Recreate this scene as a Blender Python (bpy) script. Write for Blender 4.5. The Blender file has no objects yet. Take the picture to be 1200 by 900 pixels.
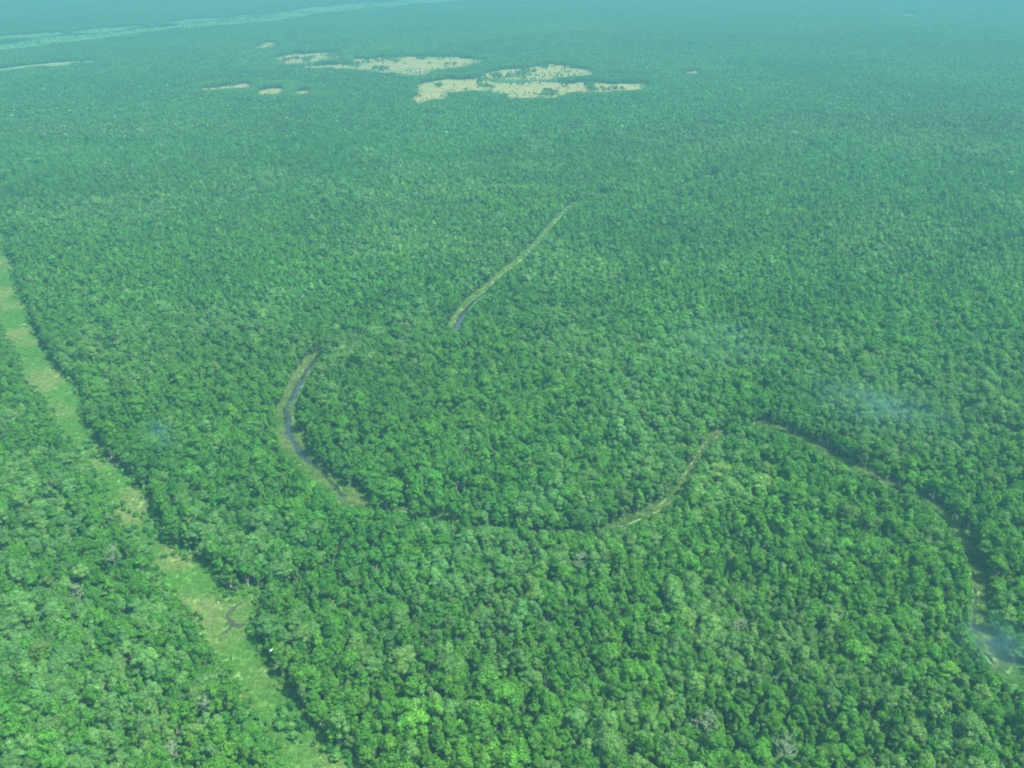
import bpy, math, random
import numpy as np
from mathutils import Vector

# ------------------------------------------------------------------ camera, light, exposure
R = math.radians
SC = bpy.context.scene
COL = SC.collection
EYE = 250.0                      # metres above the swamp, from a light aircraft

cam_data = bpy.data.cameras.new("camera")
cam_data.sensor_fit = 'HORIZONTAL'
cam_data.angle = 2 * math.atan(600 / 1100)
cam_data.clip_start = 1.0
cam_data.clip_end = 30000.0
cam = bpy.data.objects.new("camera", cam_data)
cam.location = (0, 0, EYE)
cam.rotation_euler = (R(90 - 25.2), 0, 0)
COL.objects.link(cam)
SC.camera = cam

SUN_EL, SUN_AZ = 61.0, 112.0      # azimuth clockwise from +Y (the view direction)
world = bpy.data.worlds.new("World")
SC.world = world
world.use_nodes = True
wn = world.node_tree
sky = wn.nodes.new("ShaderNodeTexSky")
sky.sky_type = 'NISHITA'
sky.sun_disc = False
sky.sun_elevation = R(SUN_EL)
sky.sun_rotation = R(SUN_AZ)
sky.altitude = 250
sky.air_density = 1.2
sky.dust_density = 2.0
wn.links.new(sky.outputs[0], wn.nodes["Background"].inputs[0])
wn.nodes["Background"].inputs[1].default_value = 0.15

sun_data = bpy.data.lights.new("sun", 'SUN')
sun_data.energy = 3.7
sun_data.angle = R(0.55)
sun_data.color = (1.0, 0.965, 0.90)
sun = bpy.data.objects.new("sun", sun_data)
d = Vector((math.sin(R(SUN_AZ)) * math.cos(R(SUN_EL)), math.cos(R(SUN_AZ)) * math.cos(R(SUN_EL)), math.sin(R(SUN_EL))))
sun.rotation_euler = (-d).to_track_quat('-Z', 'Y').to_euler()
sun.location = d * 3000
COL.objects.link(sun)

SC.view_settings.view_transform = 'Standard'
SC.view_settings.look = 'None'
SC.view_settings.exposure = 1.86
SC.view_settings.gamma = 1.0
SC.view_settings.use_curve_mapping = False
cy = SC.cycles
cy.use_denoising = True
cy.filter_width = 1.75          # the soft lens of a compact camera
cy.max_bounces = 5
cy.diffuse_bounces = 2
cy.glossy_bounces = 2
cy.transmission_bounces = 3
cy.volume_bounces = 0
cy.transparent_max_bounces = 4
cy.use_adaptive_sampling = True
cy.adaptive_threshold = 0.01

HAZE_DENSITY = 4.0e-4
HAZE_COLOR = (0.088, 0.275, 0.275)

rng = np.random.default_rng(20)

# ------------------------------------------------------------------ helpers
def prop(o, label=None, cat=None, group=None, kind=None):
    if label: o["label"] = label
    if cat: o["category"] = cat
    if group: o["group"] = group
    if kind: o["kind"] = kind
    return o

def np_mesh(name, verts, faces4=None, faces3=None, mats=None, mat_index=None, colors=None):
    """numpy mesh: verts n x 3, quads m x 4, triangles k x 3; colours per face."""
    me = bpy.data.meshes.new(name)
    f4 = np.zeros((0, 4), int) if faces4 is None else np.asarray(faces4, int).reshape(-1, 4)
    f3 = np.zeros((0, 3), int) if faces3 is None else np.asarray(faces3, int).reshape(-1, 3)
    nl = f4.size + f3.size
    me.vertices.add(len(verts))
    me.vertices.foreach_set("co", np.asarray(verts, np.float32).ravel())
    me.loops.add(nl)
    me.loops.foreach_set("vertex_index", np.concatenate([f4.ravel(), f3.ravel()]).astype(np.int32))
    np_ = len(f4) + len(f3)
    me.polygons.add(np_)
    start = np.concatenate([np.arange(len(f4)) * 4, f4.size + np.arange(len(f3)) * 3])
    me.polygons.foreach_set("loop_start", start.astype(np.int32))
    if mat_index is not None:
        me.polygons.foreach_set("material_index", np.asarray(mat_index, np.int32))
    for m in mats or []:
        me.materials.append(m)
    me.update(calc_edges=True)
    if colors is not None:
        a = me.attributes.new("tint", 'FLOAT_COLOR', 'FACE')
        c = np.ones((np_, 4), np.float32); c[:, :3] = colors
        a.data.foreach_set("color", c.ravel())
    return me

def link(name, me, parent=None):
    o = bpy.data.objects.new(name, me)
    COL.objects.link(o)
    if parent: o.parent = parent
    return o

def inside(px, py, poly):
    """vectorised point in polygon"""
    poly = np.asarray(poly, float)
    out = np.zeros(px.shape, bool)
    lo, hi = poly.min(0), poly.max(0)
    idx = np.nonzero((px >= lo[0]) & (px <= hi[0]) & (py >= lo[1]) & (py <= hi[1]))
    if len(idx[0]) == 0:
        return out
    x, y = px[idx], py[idx]
    c = np.zeros(x.shape, bool)
    x1, y1 = poly[:, 0], poly[:, 1]
    x2, y2 = np.roll(x1, -1), np.roll(y1, -1)
    for a, b, e, f in zip(x1, y1, x2, y2):
        if b == f: continue
        cond = ((b > y) != (f > y)) & (x < (e - a) * (y - b) / (f - b) + a)
        c ^= cond
    out[idx] = c
    return out

def ribbon(pts, hw):
    """polygon around a centre line with half width hw (number or list)"""
    p = np.asarray(pts, float)
    t = np.gradient(p, axis=0)
    n = np.stack([-t[:, 1], t[:, 0]], 1)
    n /= np.linalg.norm(n, axis=1)[:, None]
    hw = np.broadcast_to(np.asarray(hw, float), (len(p),))[:, None]
    return [tuple(v) for v in p + n * hw] + [tuple(v) for v in (p - n * hw)[::-1]]

def densify(pts, step, closed=False):
    p = np.asarray(pts, float)
    if closed: p = np.vstack([p, p[:1]])
    out = []
    for a, b in zip(p[:-1], p[1:]):
        n = max(1, int(np.linalg.norm(b - a) / step))
        out += [a + (b - a) * i / n for i in range(n)]
    if not closed: out.append(p[-1])
    return np.array(out)

def grow_out(pts, m):
    p = np.asarray(pts, float)
    t = np.roll(p, -1, 0) - np.roll(p, 1, 0); t /= np.linalg.norm(t, axis=1)[:, None]
    a = np.sum(p[:, 0] * np.roll(p[:, 1], -1) - np.roll(p[:, 0], -1) * p[:, 1])
    return p + np.stack([t[:, 1], -t[:, 0]], 1) * m * np.sign(a)

def wobble(pts, step, amp, seed, closed=True):
    r = np.random.default_rng(seed)
    p = densify(pts, step, closed)
    k = r.normal(0, 1, p.shape)
    k = (k + np.roll(k, 1, 0) + np.roll(k, -1, 0)) / 1.7
    return p + k * amp

_lat = np.random.default_rng(5).random((256, 256))
def vnoise(x, y, scale):
    """smooth value noise 0..1"""
    x, y = np.asarray(x) / scale + 1000.3, np.asarray(y) / scale + 1000.7
    i, j = np.floor(x).astype(int), np.floor(y).astype(int)
    fx, fy = x - i, y - j
    fx, fy = fx * fx * (3 - 2 * fx), fy * fy * (3 - 2 * fy)
    g = lambda a, b: _lat[a % 256, b % 256]
    return (g(i, j) * (1 - fx) + g(i + 1, j) * fx) * (1 - fy) + (g(i, j + 1) * (1 - fx) + g(i + 1, j + 1) * fx) * fy

# ------------------------------------------------------------------ materials
def new_mat(name):
    m = bpy.data.materials.new(name)
    m.use_nodes = True
    nt = m.node_tree
    for n in list(nt.nodes): nt.nodes.remove(n)
    out = nt.nodes.new("ShaderNodeOutputMaterial")
    return m, nt, out

def node(nt, typ, **kw):
    n = nt.nodes.new(typ)
    for k, v in kw.items(): setattr(n, k, v)
    return n

def leaf_material(name, source):
    """source: 'INSTANCER' (per tree tint), or 'GEOMETRY' (tint stored per face)"""
    m, nt, out = new_mat(name)
    at = node(nt, "ShaderNodeAttribute", attribute_type=source, attribute_name="tint")
    geo = node(nt, "ShaderNodeNewGeometry")
    no = node(nt, "ShaderNodeTexNoise"); no.inputs["Scale"].default_value = 0.55; no.inputs["Detail"].default_value = 2
    nt.links.new(geo.outputs["Position"], no.inputs["Vector"])
    mr = node(nt, "ShaderNodeMapRange"); mr.inputs[1].default_value = .25; mr.inputs[2].default_value = .75
    mr.inputs[3].default_value = .78; mr.inputs[4].default_value = 1.24
    nt.links.new(no.outputs["Fac"], mr.inputs[0])
    # leaf to leaf variation
    mr2 = node(nt, "ShaderNodeMapRange"); mr2.inputs[3].default_value = .78; mr2.inputs[4].default_value = 1.22
    nt.links.new(geo.outputs["Random Per Island"], mr2.inputs[0])
    mul = node(nt, "ShaderNodeMath", operation='MULTIPLY')
    nt.links.new(mr.outputs[0], mul.inputs[0]); nt.links.new(mr2.outputs[0], mul.inputs[1])
    mx = node(nt, "ShaderNodeVectorMath", operation='SCALE')
    nt.links.new(at.outputs["Color"], mx.inputs[0]); nt.links.new(mul.outputs[0], mx.inputs["Scale"])
    di = node(nt, "ShaderNodeBsdfDiffuse"); tr = node(nt, "ShaderNodeBsdfTranslucent")
    nt.links.new(mx.outputs[0], di.inputs[0])
    yl = node(nt, "ShaderNodeMix", data_type='RGBA', blend_type='MULTIPLY'); yl.inputs[0].default_value = 1
    yl.inputs[7].default_value = (1.25, 1.15, .55, 1)
    nt.links.new(mx.outputs[0], yl.inputs[6]); nt.links.new(yl.outputs[2], tr.inputs[0])
    mix = node(nt, "ShaderNodeMixShader"); mix.inputs[0].default_value = .40
    nt.links.new(di.outputs[0], mix.inputs[1]); nt.links.new(tr.outputs[0], mix.inputs[2])
    nt.links.new(mix.outputs[0], out.inputs["Surface"])
    return m

def noise_material(name, stops, scale, detail=6, rough=.9, second=None):
    """diffuse ground: colour ramp over world-space noise; second = (scale, colour, lo, hi) patches"""
    m, nt, out = new_mat(name)
    geo = node(nt, "ShaderNodeNewGeometry")
    no = node(nt, "ShaderNodeTexNoise"); no.inputs["Scale"].default_value = scale; no.inputs["Detail"].default_value = detail
    no.inputs["Roughness"].default_value = .65
    nt.links.new(geo.outputs["Position"], no.inputs["Vector"])
    cr = node(nt, "ShaderNodeValToRGB")
    e = cr.color_ramp.elements
    e[0].position, e[0].color = stops[0][0], (*stops[0][1], 1)
    e[1].position, e[1].color = stops[-1][0], (*stops[-1][1], 1)
    for p, c in stops[1:-1]:
        k = e.new(p); k.color = (*c, 1)
    nt.links.new(no.outputs["Fac"], cr.inputs[0])
    col = cr.outputs[0]
    if second:
        n2 = node(nt, "ShaderNodeTexNoise"); n2.inputs["Scale"].default_value = second[0]; n2.inputs["Detail"].default_value = 5
        nt.links.new(geo.outputs["Position"], n2.inputs["Vector"])
        mr = node(nt, "ShaderNodeMapRange"); mr.inputs[1].default_value = second[2]; mr.inputs[2].default_value = second[3]
        nt.links.new(n2.outputs["Fac"], mr.inputs[0])
        mx = node(nt, "ShaderNodeMix", data_type='RGBA')
        nt.links.new(mr.outputs[0], mx.inputs[0]); nt.links.new(col, mx.inputs[6]); mx.inputs[7].default_value = (*second[1], 1)
        col = mx.outputs[2]
    b = node(nt, "ShaderNodeBsdfPrincipled"); b.inputs["Roughness"].default_value = rough
    b.inputs["Specular IOR Level"].default_value = .15
    nt.links.new(col, b.inputs["Base Color"])
    nt.links.new(b.outputs[0], out.inputs["Surface"])
    return m

def plain_material(name, color, rough=.7, spec=.3):
    return noise_material(name, [(.3, tuple(c * .75 for c in color)), (.7, tuple(c * 1.2 for c in color))], 1.3, 4, rough)

M_LEAF = leaf_material("leaf", 'INSTANCER')
M_GROVE = leaf_material("grove_leaf", 'GEOMETRY')
M_BARK = noise_material("bark", [(.3, (.16, .14, .11)), (.7, (.36, .34, .28))], 2.0)
M_DEAD = noise_material("dead_wood", [(.3, (.10, .16, .08)), (.7, (.17, .23, .12))], 2.5)
M_FLOOR = noise_material("forest_floor", [(.3, (.018, .05, .012)), (.55, (.03, .085, .018)), (.75, (.05, .105, .025))], .12)
M_CLEAR = noise_material("clearing_grass", [(.30, (.065, .185, .03)), (.45, (.10, .21, .045)), (.56, (.13, .225, .058)), (.70, (.19, .245, .085))], .30, 10,
                         second=(.05, (.14, .225, .062), .52, .80))
M_BANK = noise_material("river_bank_grass", [(.3, (.06, .175, .033)), (.5, (.10, .20, .05)), (.72, (.15, .225, .065))], .2, 7)
M_MEADOW = noise_material("marsh_meadow", [(.34, (.10, .14, .032)), (.47, (.155, .152, .046)), (.60, (.205, .175, .064))], .05, 10,
                          second=(.016, (.08, .15, .04), .54, .70))
M_STRIP = noise_material("pale_marsh", [(.3, (.04, .135, .035)), (.7, (.07, .175, .05))], .01, 7)
M_ROAD = noise_material("dirt_road", [(.3, (.08, .15, .05)), (.7, (.13, .18, .07))], .03)
M_MUD = noise_material("mud", [(.3, (.018, .028, .014)), (.7, (.042, .05, .026))], .25)

def water_material():
    m, nt, out = new_mat("swamp_water")
    b = node(nt, "ShaderNodeBsdfPrincipled")
    b.inputs["Base Color"].default_value = (.014, .022, .014, 1)
    b.inputs["Roughness"].default_value = .08
    b.inputs["IOR"].default_value = 1.33
    geo = node(nt, "ShaderNodeNewGeometry")
    no = node(nt, "ShaderNodeTexNoise"); no.inputs["Scale"].default_value = 1.4
    nt.links.new(geo.outputs["Position"], no.inputs["Vector"])
    bu = node(nt, "ShaderNodeBump"); bu.inputs["Strength"].default_value = .06
    nt.links.new(no.outputs["Fac"], bu.inputs["Height"]); nt.links.new(bu.outputs[0], b.inputs["Normal"])
    nt.links.new(b.outputs[0], out.inputs["Surface"])
    return m
M_WATER = water_material()

# ------------------------------------------------------------------ the map (metres; camera above the origin, looking along +y)
ROW = [(-681, 1138), (-556.7, 940), (-461.5, 796), (-399.6, 687), (-352.4, 608), (-308.6, 544.1), (-276.0, 501.4), (-247.3, 463.9), (-222.8, 430.6), (-202.2, 401.0), (-181.6, 370.8), (-162.1, 347.2), (-146.6, 325.7), (-132.5, 306.1), (-124.7, 294.2), (-115.4, 281.0), (-104.5, 269.5), (-96.0, 256.6), (-88.2, 244.5), (-80.5, 229.5), (-69.9, 209.2), (-59.9, 185.6), (-20.0, 185.6), (-35.0, 209.2), (-46.8, 220.7), (-54.6, 232.0), (-65.1, 242.1), (-74.3, 252.4), (-81.4, 262.9), (-90.9, 274.0), (-98.9, 285.8), (-105.8, 297.2), (-108.0, 308.8), (-109.4, 319.9), (-113.8, 325.7), (-121.3, 318.8), (-131.9, 332.8), (-146.8, 347.2), (-162.1, 365.2), (-181.1, 393.1), (-200.7, 417.5), (-217.4, 435.2), (-229.5, 454.0), (-255.0, 490.2), (-278.6, 531.3), (-299.7, 554.7), (-329.7, 601), (-368.3, 668), (-404.4, 727), (-458.9, 822), (-532.4, 940), (-650, 1138)]
BEND = [(-136.5, 574.0), (-139.9, 544.1), (-139.3, 516.6), (-137.7, 484.7), (-131.5, 463.9), (-122.5, 444.4), (-112.6, 429.8), (-103.5, 417.5), (-92.4, 405.1), (-84.9, 393.1), (-80.8, 391.6), (-66.7, 389.3), (-72.2, 398.6), (-84.9, 411.6), (-95.9, 424.5), (-108.3, 442.5), (-118.6, 463.9), (-125.9, 484.7), (-129.5, 507.1), (-130.2, 531.3), (-129.0, 564.2), (-127.6, 581.2)]
BEND_WATER = [(-130.3, 576.9), (-133.1, 535.1), (-133.2, 493.5), (-125.3, 463.9), (-112.8, 439.7), (-98.7, 422.7), (-82.0, 396.3)]
REACH = [(-43.2, 633), (-38.5, 662), (-30.5, 689), (-23.2, 710), (-11.3, 742), (5.9, 786), (13.8, 811), (23.7, 843), (36.4, 889), (50.5, 940), (62.9, 974), (77.2, 1000), (98.8, 1026), (122.1, 1042)]
REACH_WATER = [(-39.7, 624), (-37.4, 653), (-29.0, 683), (-20.2, 702), (-9.8, 731), (7.4, 777), (15.1, 801), (25.0, 832), (35.5, 863), (40.3, 883), (51.4, 924), (64.0, 964)]
LINK = [(-68.8, 392.4), (-49.7, 385.5), (-32.8, 380.3), (-16.3, 376.6), (4.0, 373.0), (24.1, 371.6), (50.5, 373.7)]
NECK = [(118.4, 470.0), (109.6, 456.9), (100.0, 439.7), (91.4, 421.8), (84.7, 407.5), (75.6, 393.1), (66.0, 384.0), (50.5, 373.7)]
SWEEP = [(137.7, 480.4), (153.5, 471.0), (160.5, 464.9), (168.1, 450.1), (175.4, 436.1), (182.8, 424.5), (192.2, 413.3), (199.6, 404.2), (204.7, 395.5), (207.9, 384.7), (209.1, 373.0), (208.8, 360.4), (206.9, 347.2), (202.2, 331.6), (196.3, 317.1), (190.3, 304.5), (186.9, 293.2), (186.9, 281.0), (190.1, 270.8), (197.0, 256.6)]
SWEEP_WATER = [(191.6, 411.6), (199.0, 402.6), (204.1, 393.9), (206.9, 382.5), (207.1, 369.4), (206.2, 357.0), (204.3, 344.0), (199.8, 330.4), (194.5, 317.1), (187.7, 303.5), (184.4, 292.2), (184.4, 280.5), (187.7, 270.4)]
POOL_ARMS = [([(-112.0, 318.8), (-114.1, 314.3), (-116.6, 309.4), (-116.8, 305.1)], [.7, 1.3, 1.5, .8]), ([(-117.6, 308.7), (-114.2, 303.6), (-109.5, 301.2), (-106.4, 303.0)], [.8, 1.6, 1.9, .9]), ([(-112.8, 301.5), (-115.3, 297.2), (-117.4, 294.7)], [1.3, 1.0, .5])]
POOL2 = [(-218.4, 437.9), (-214.2, 438.8), (-207.5, 430.6), (-210.6, 427.1)]
GLADES = [
    [(203.7, 1084), (224.2, 1103), (248, 1132), (250, 1129), (224.9, 1099), (204.5, 1081)]]
MEADOWS = [
    [(-566.4, 2359), (-539.4, 2454), (-430.6, 2474), (-407.5, 2359), (-455.1, 2288), (-513.4, 2238)],
    [(-493.3, 2189), (-384.8, 2221), (-364.0, 2341), (-268.8, 2396), (-123.1, 2378), (-64.2, 2323), (-105.1, 2205), (-162.5, 2127), (-176.4, 2027), (-213.1, 2041), (-293.5, 2112), (-376.9, 2173)],
    [(-176.1, 1828), (-180.2, 1910), (-137.6, 1974), (-68.0, 1948), (0.0, 1948), (83.9, 1923), (258.6, 1910), (252.8, 1840), (188.8, 1795), (125.1, 1784), (76.5, 1742), (7.6, 1742), (0.0, 1795), (-63.3, 1806), (-116.7, 1773), (-119.7, 1702), (-167.3, 1682)],
    [(-78.4, 2000), (-45.3, 2083), (0.0, 2142), (38.2, 2205), (77.5, 2238), (123.3, 2189), (166.2, 2127), (164.4, 2055), (105.2, 2013), (34.6, 1987), (-17.3, 1987)],
    [(-586.2, 1851), (-547.2, 1886), (-507.3, 1904), (-495.2, 1863), (-531.4, 1828), (-572.9, 1817)],
    [(-470.6, 1828), (-453.4, 1851), (-432.4, 1851), (-420.1, 1795), (-453.7, 1784)],
    [(-680, 2622), (-676, 2738), (-663, 2763), (-638, 2714), (-636, 2644), (-662, 2600)],
    [(-401.0, 1817), (-374.5, 1828), (-368.1, 1795), (-388.0, 1784)],
    [(359.7, 2069), (377.9, 2112), (396.2, 2112), (386.7, 2069)]]
STRIPS = [
    [(-1325, 2323), (-1309, 2535), (-1216, 2839), (-1088, 3188), (-895, 3509), (-736, 3948), (-548.1, 4324), (-165.9, 4924), (-179.4, 5333), (-665, 4639), (-829, 4266), (-957, 3760), (-1144, 3359), (-1284, 3003), (-1386, 2690), (-1407, 2474)],
    [(-1577, 2788), (-1499, 2919), (-1248, 3254), (-991, 3899), (-914, 3998), (-957, 3760), (-1212, 3156), (-1459, 2839), (-1524, 2690)]]
ROAD = [(-1350, 1700), (-1240, 1880), (-1150, 2000), (-1108, 2127), (-1082, 2189), (-1046, 2238), (-1022, 2271), (-966, 2288)]
ROAD_PATCH = [(-1060, 2215), (-1056, 2262), (-1020, 2268), (-1002, 2225), (-1020, 2200)]
FAR_POND = [(1492, 3852), (1576, 4049), (1590, 3998), (1500, 3760)]

# ------------------------------------------------------------------ ground and water
def sheet(name, poly, z, mat, kind="structure"):
    from mathutils.geometry import delaunay_2d_cdt
    n = len(poly)
    pts, _e, tri = delaunay_2d_cdt([Vector((float(p[0]), float(p[1]))) for p in poly], [], [list(range(n))], 0, 1e-4)[:3]
    P = np.array([tuple(p) for p in pts]); F = np.array([list(t) for t in tri])
    c = P[F].mean(1)
    F = F[inside(c[:, 0], c[:, 1], poly)]
    e1, e2 = P[F[:, 1]] - P[F[:, 0]], P[F[:, 2]] - P[F[:, 0]]
    flip = e1[:, 0] * e2[:, 1] - e1[:, 1] * e2[:, 0] < 0
    F[flip] = F[flip][:, ::-1]
    v = np.column_stack([P, np.full(len(P), z)]); fixed = F
    o = link(name, np_mesh(name, v, None, fixed, [mat]))
    prop(o, kind=kind)
    return o

gx, gy = np.meshgrid(np.linspace(-9500, 9500, 20), np.linspace(-1200, 10200, 13))
gv = np.stack([gx.ravel(), gy.ravel(), np.zeros(gx.size)], 1)
gi = np.arange(gx.size).reshape(gx.shape)
gq = np.stack([gi[:-1, :-1], gi[:-1, 1:], gi[1:, 1:], gi[1:, :-1]], -1).reshape(-1, 4)
prop(link("ground", np_mesh("ground", gv, gq, None, [M_FLOOR])), kind="structure")

CH_BEND = wobble(BEND, 6, .35, 1)
CH_REACH = wobble(ribbon(densify(REACH, 12), np.interp(np.arange(len(densify(REACH, 12))), [0, 5, 20, len(densify(REACH, 12)) - 1], [3.1, 2.7, 2.2, 1.4])), 6, .5, 2)
CH_NECK = wobble(ribbon(densify(NECK, 8), 2.1), 5, .5, 3)
_sw = densify(SWEEP, 8)
CH_LINK = wobble(ribbon(densify(LINK, 6), 1.0), 4, .25, 6)
CH_SWEEP = wobble(ribbon(_sw, np.interp(_sw[:, 1], [250, 300, 350, 400, 440, 480], [3.6, 3.3, 2.6, 2.2, 2.0, 1.4])), 5, .45, 4)
_row = densify(ROW, 12, True)
_row = grow_out(_row, np.interp(_row[:, 1], [330, 385, 560, 720], [1.6, 4.4, 4.0, 2.0])[:, None])
_west = (_row[:, 1] < 345) & (_row[:, 0] < np.interp(_row[:, 1], [186, 345], [-40, -155]))
_row[_west, 0] += np.interp(_row[_west, 1], [186, 300, 345], [2.5, 4, 0])
CH_ROW = wobble(_row, 8, 1.4, 5)
CH_MEADOWS = [wobble(wobble(m, 34, np.array([5., 13.]) * min(1, len(m) / 9), 120 + i), 9, np.array([4.5, 10.]) * min(1, len(m) / 9), 20 + i) for i, m in enumerate(MEADOWS)]
CH_GLADES = [wobble(m, 9, 1.5, 40 + i) for i, m in enumerate(GLADES)]
CH_STRIPS = [wobble(m, 40, np.array([12., 45.]), 50 + i) for i, m in enumerate(STRIPS)]
CH_ROAD = wobble(ribbon(densify(ROAD, 30), 14), 20, 1.5, 60)
CH_ROADP = wobble(ROAD_PATCH, 15, 2, 61)
CH_POND = wobble(FAR_POND, 40, 5, 62)

sheet("clearing", CH_ROW, .012, M_CLEAR)
for nm, ch in (("river_bank", CH_BEND), ("river_bank", CH_REACH), ("river_bank", CH_NECK), ("river_bank", CH_LINK), ("river_bank", CH_SWEEP)):
    sheet(nm, ch, .012, M_BANK)
for ch in CH_GLADES: sheet("meadow", ch, .05, M_STRIP)
for ch in CH_MEADOWS: sheet("meadow", ch, .05, M_MEADOW)
for ch in CH_STRIPS: sheet("marsh", ch, .06, M_STRIP)
sheet("road", CH_ROAD, .06, M_ROAD)
sheet("road", CH_ROADP, .08, M_ROAD)
sheet("water", CH_POND, .08, M_WATER)

_bw = densify(BEND_WATER, 5)
sheet("river", wobble(ribbon(_bw, np.interp(_bw[:, 1], [396, 410, 440, 500, 540, 577], [2.3, 2.1, 2.7, 2.7, 2.4, 1.5])), 4, .25, 70), .02, M_WATER)
_rw = densify(REACH_WATER, 8)
sheet("river", wobble(ribbon(_rw, np.interp(_rw[:, 1], [620, 660, 690, 740, 800, 850, 890, 964], [3.2, 2.2, .7, .4, .6, 1.2, 1.1, .4])), 6, .25, 71), .02, M_WATER)
sheet("river", wobble(ribbon(densify(NECK, 6), .8), 4, .15, 72), .02, M_MUD)
sheet("river", wobble(ribbon(densify(SWEEP_WATER, 6), .7), 4, .2, 73), .02, M_WATER)
CH_POOLS = [wobble(ribbon(p, w), 1.5, .15, 74 + i) for i, (p, w) in enumerate(POOL_ARMS)] + [wobble(POOL2, 3, .25, 79)]
for i, ch in enumerate(CH_POOLS): sheet("pool", ch, .018 + .004 * i, M_MUD)
def in_pool(x, y):
    out = np.zeros(np.shape(x), bool)
    for ch in CH_POOLS: out |= inside(x, y, ch)
    return out

# ------------------------------------------------------------------ haze: one even body of air round the whole scene
hm, hnt, hout = new_mat("haze_air")
pv = node(hnt, "ShaderNodeVolumePrincipled")
pv.inputs["Color"].default_value = (*HAZE_COLOR, 1)
pv.inputs["Density"].default_value = HAZE_DENSITY
pv.inputs["Anisotropy"].default_value = 0.0
hnt.links.new(pv.outputs[0], hout.inputs["Volume"])
hx, hy0, hy1, hz0, hz1 = 9900, -1600, 10600, -1.0, 262.0
hv = [(x, y, z) for z in (hz0, hz1) for x, y in ((-hx, hy0), (hx, hy0), (hx, hy1), (-hx, hy1))]
hf = [(0, 3, 2, 1), (4, 5, 6, 7), (0, 1, 5, 4), (1, 2, 6, 5), (2, 3, 7, 6), (3, 0, 4, 7)]
prop(link("haze", np_mesh("haze", hv, hf, None, [hm])), kind="stuff")

# ------------------------------------------------------------------ tree shapes
PHI = (1 + 5 ** .5) / 2
def ico(sub):
    v = [(-1, PHI, 0), (1, PHI, 0), (-1, -PHI, 0), (1, -PHI, 0), (0, -1, PHI), (0, 1, PHI), (0, -1, -PHI), (0, 1, -PHI), (PHI, 0, -1), (PHI, 0, 1), (-PHI, 0, -1), (-PHI, 0, 1)]
    v = [np.array(p) / np.linalg.norm(p) for p in v]
    f = [(0, 11, 5), (0, 5, 1), (0, 1, 7), (0, 7, 10), (0, 10, 11), (1, 5, 9), (5, 11, 4), (11, 10, 2), (10, 7, 6), (7, 1, 8), (3, 9, 4), (3, 4, 2), (3, 2, 6), (3, 6, 8), (3, 8, 9), (4, 9, 5), (2, 4, 11), (6, 2, 10), (8, 6, 7), (9, 8, 1)]
    for _ in range(sub):
        cache, nf = {}, []
        def mid(a, b):
            k = (min(a, b), max(a, b))
            if k not in cache:
                p = v[a] + v[b]; v.append(p / np.linalg.norm(p)); cache[k] = len(v) - 1
            return cache[k]
        for a, b, c in f:
            x, y, z = mid(a, b), mid(b, c), mid(c, a)
            nf += [(a, x, z), (b, y, x), (c, z, y), (x, y, z)]
        f = nf
    return np.array(v), np.array(f)
ICO = {s: ico(s) for s in (0, 1)}

def crown_geo(r, h, base, nl, leaves, size, seed, spread=1.0, core=.74, sub=1, flat=.8):
    """a crown of radius r between base and h: lobes of foliage, each a core and many leaf sprays. -> verts, quads, tris"""
    g = np.random.default_rng(seed)
    ch = h - base
    lobes = [(np.array([0, 0, h - ch * .36]), r * .58, ch * .36)]
    for i in range(nl):
        a = 2 * math.pi * (i / nl) + g.uniform(-.45, .45)
        up = g.random() ** .8
        rr = r * (.72 - .34 * up) * g.uniform(.8, 1.12) * spread
        lr = r * g.uniform(.30, .46)
        z = base + ch * (.26 + .52 * up) + g.uniform(-.06, .06) * ch
        lobes.append((np.array([math.cos(a) * rr, math.sin(a) * rr, z]), lr, lr * g.uniform(flat * .85, flat * 1.15)))
    V, Q, T = [], [], []
    nv = 0
    for c, lr, lz in lobes:
        iv, it = ICO[sub]
        p = iv * (1 + g.uniform(-.2, .2, (len(iv), 1))) * np.array([lr, lr, lz]) * core + c
        V.append(p); T.append(it + nv); nv += len(p)
    area = np.array([l[1] ** 2 for l in lobes]); area = area / area.sum()
    for (c, lr, lz), w in zip(lobes, area):
        n = int(leaves * w)
        dz = g.uniform(-.45, 1, n); az = g.uniform(0, 2 * math.pi, n)
        dr = np.sqrt(np.maximum(0, 1 - dz * dz))
        dirs = np.stack([np.cos(az) * dr, np.sin(az) * dr, dz], 1)
        sc = np.array([lr, lr, lz])
        p = c + dirs * sc * g.uniform(.72, 1.10, (n, 1))
        nrm = dirs / sc; nrm /= np.linalg.norm(nrm, axis=1)[:, None]
        nrm = nrm + g.normal(0, .42, (n, 3)); nrm /= np.linalg.norm(nrm, axis=1)[:, None]
        t = np.cross(nrm, g.normal(0, 1, (n, 3))); t /= np.linalg.norm(t, axis=1)[:, None]
        b = np.cross(nrm, t)
        s = size * g.uniform(.6, 1.35, (n, 1)); s2 = s * g.uniform(.5, .9, (n, 1))
        k = np.stack([p - t * s, p - b * s2 + nrm * s * .12, p + t * s * .9, p + b * s2 - nrm * s * .15], 1)
        V.append(k.reshape(-1, 3)); Q.append(np.arange(n * 4).reshape(-1, 4) + nv); nv += n * 4
    return np.vstack(V), np.vstack(Q), np.vstack(T)

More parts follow.
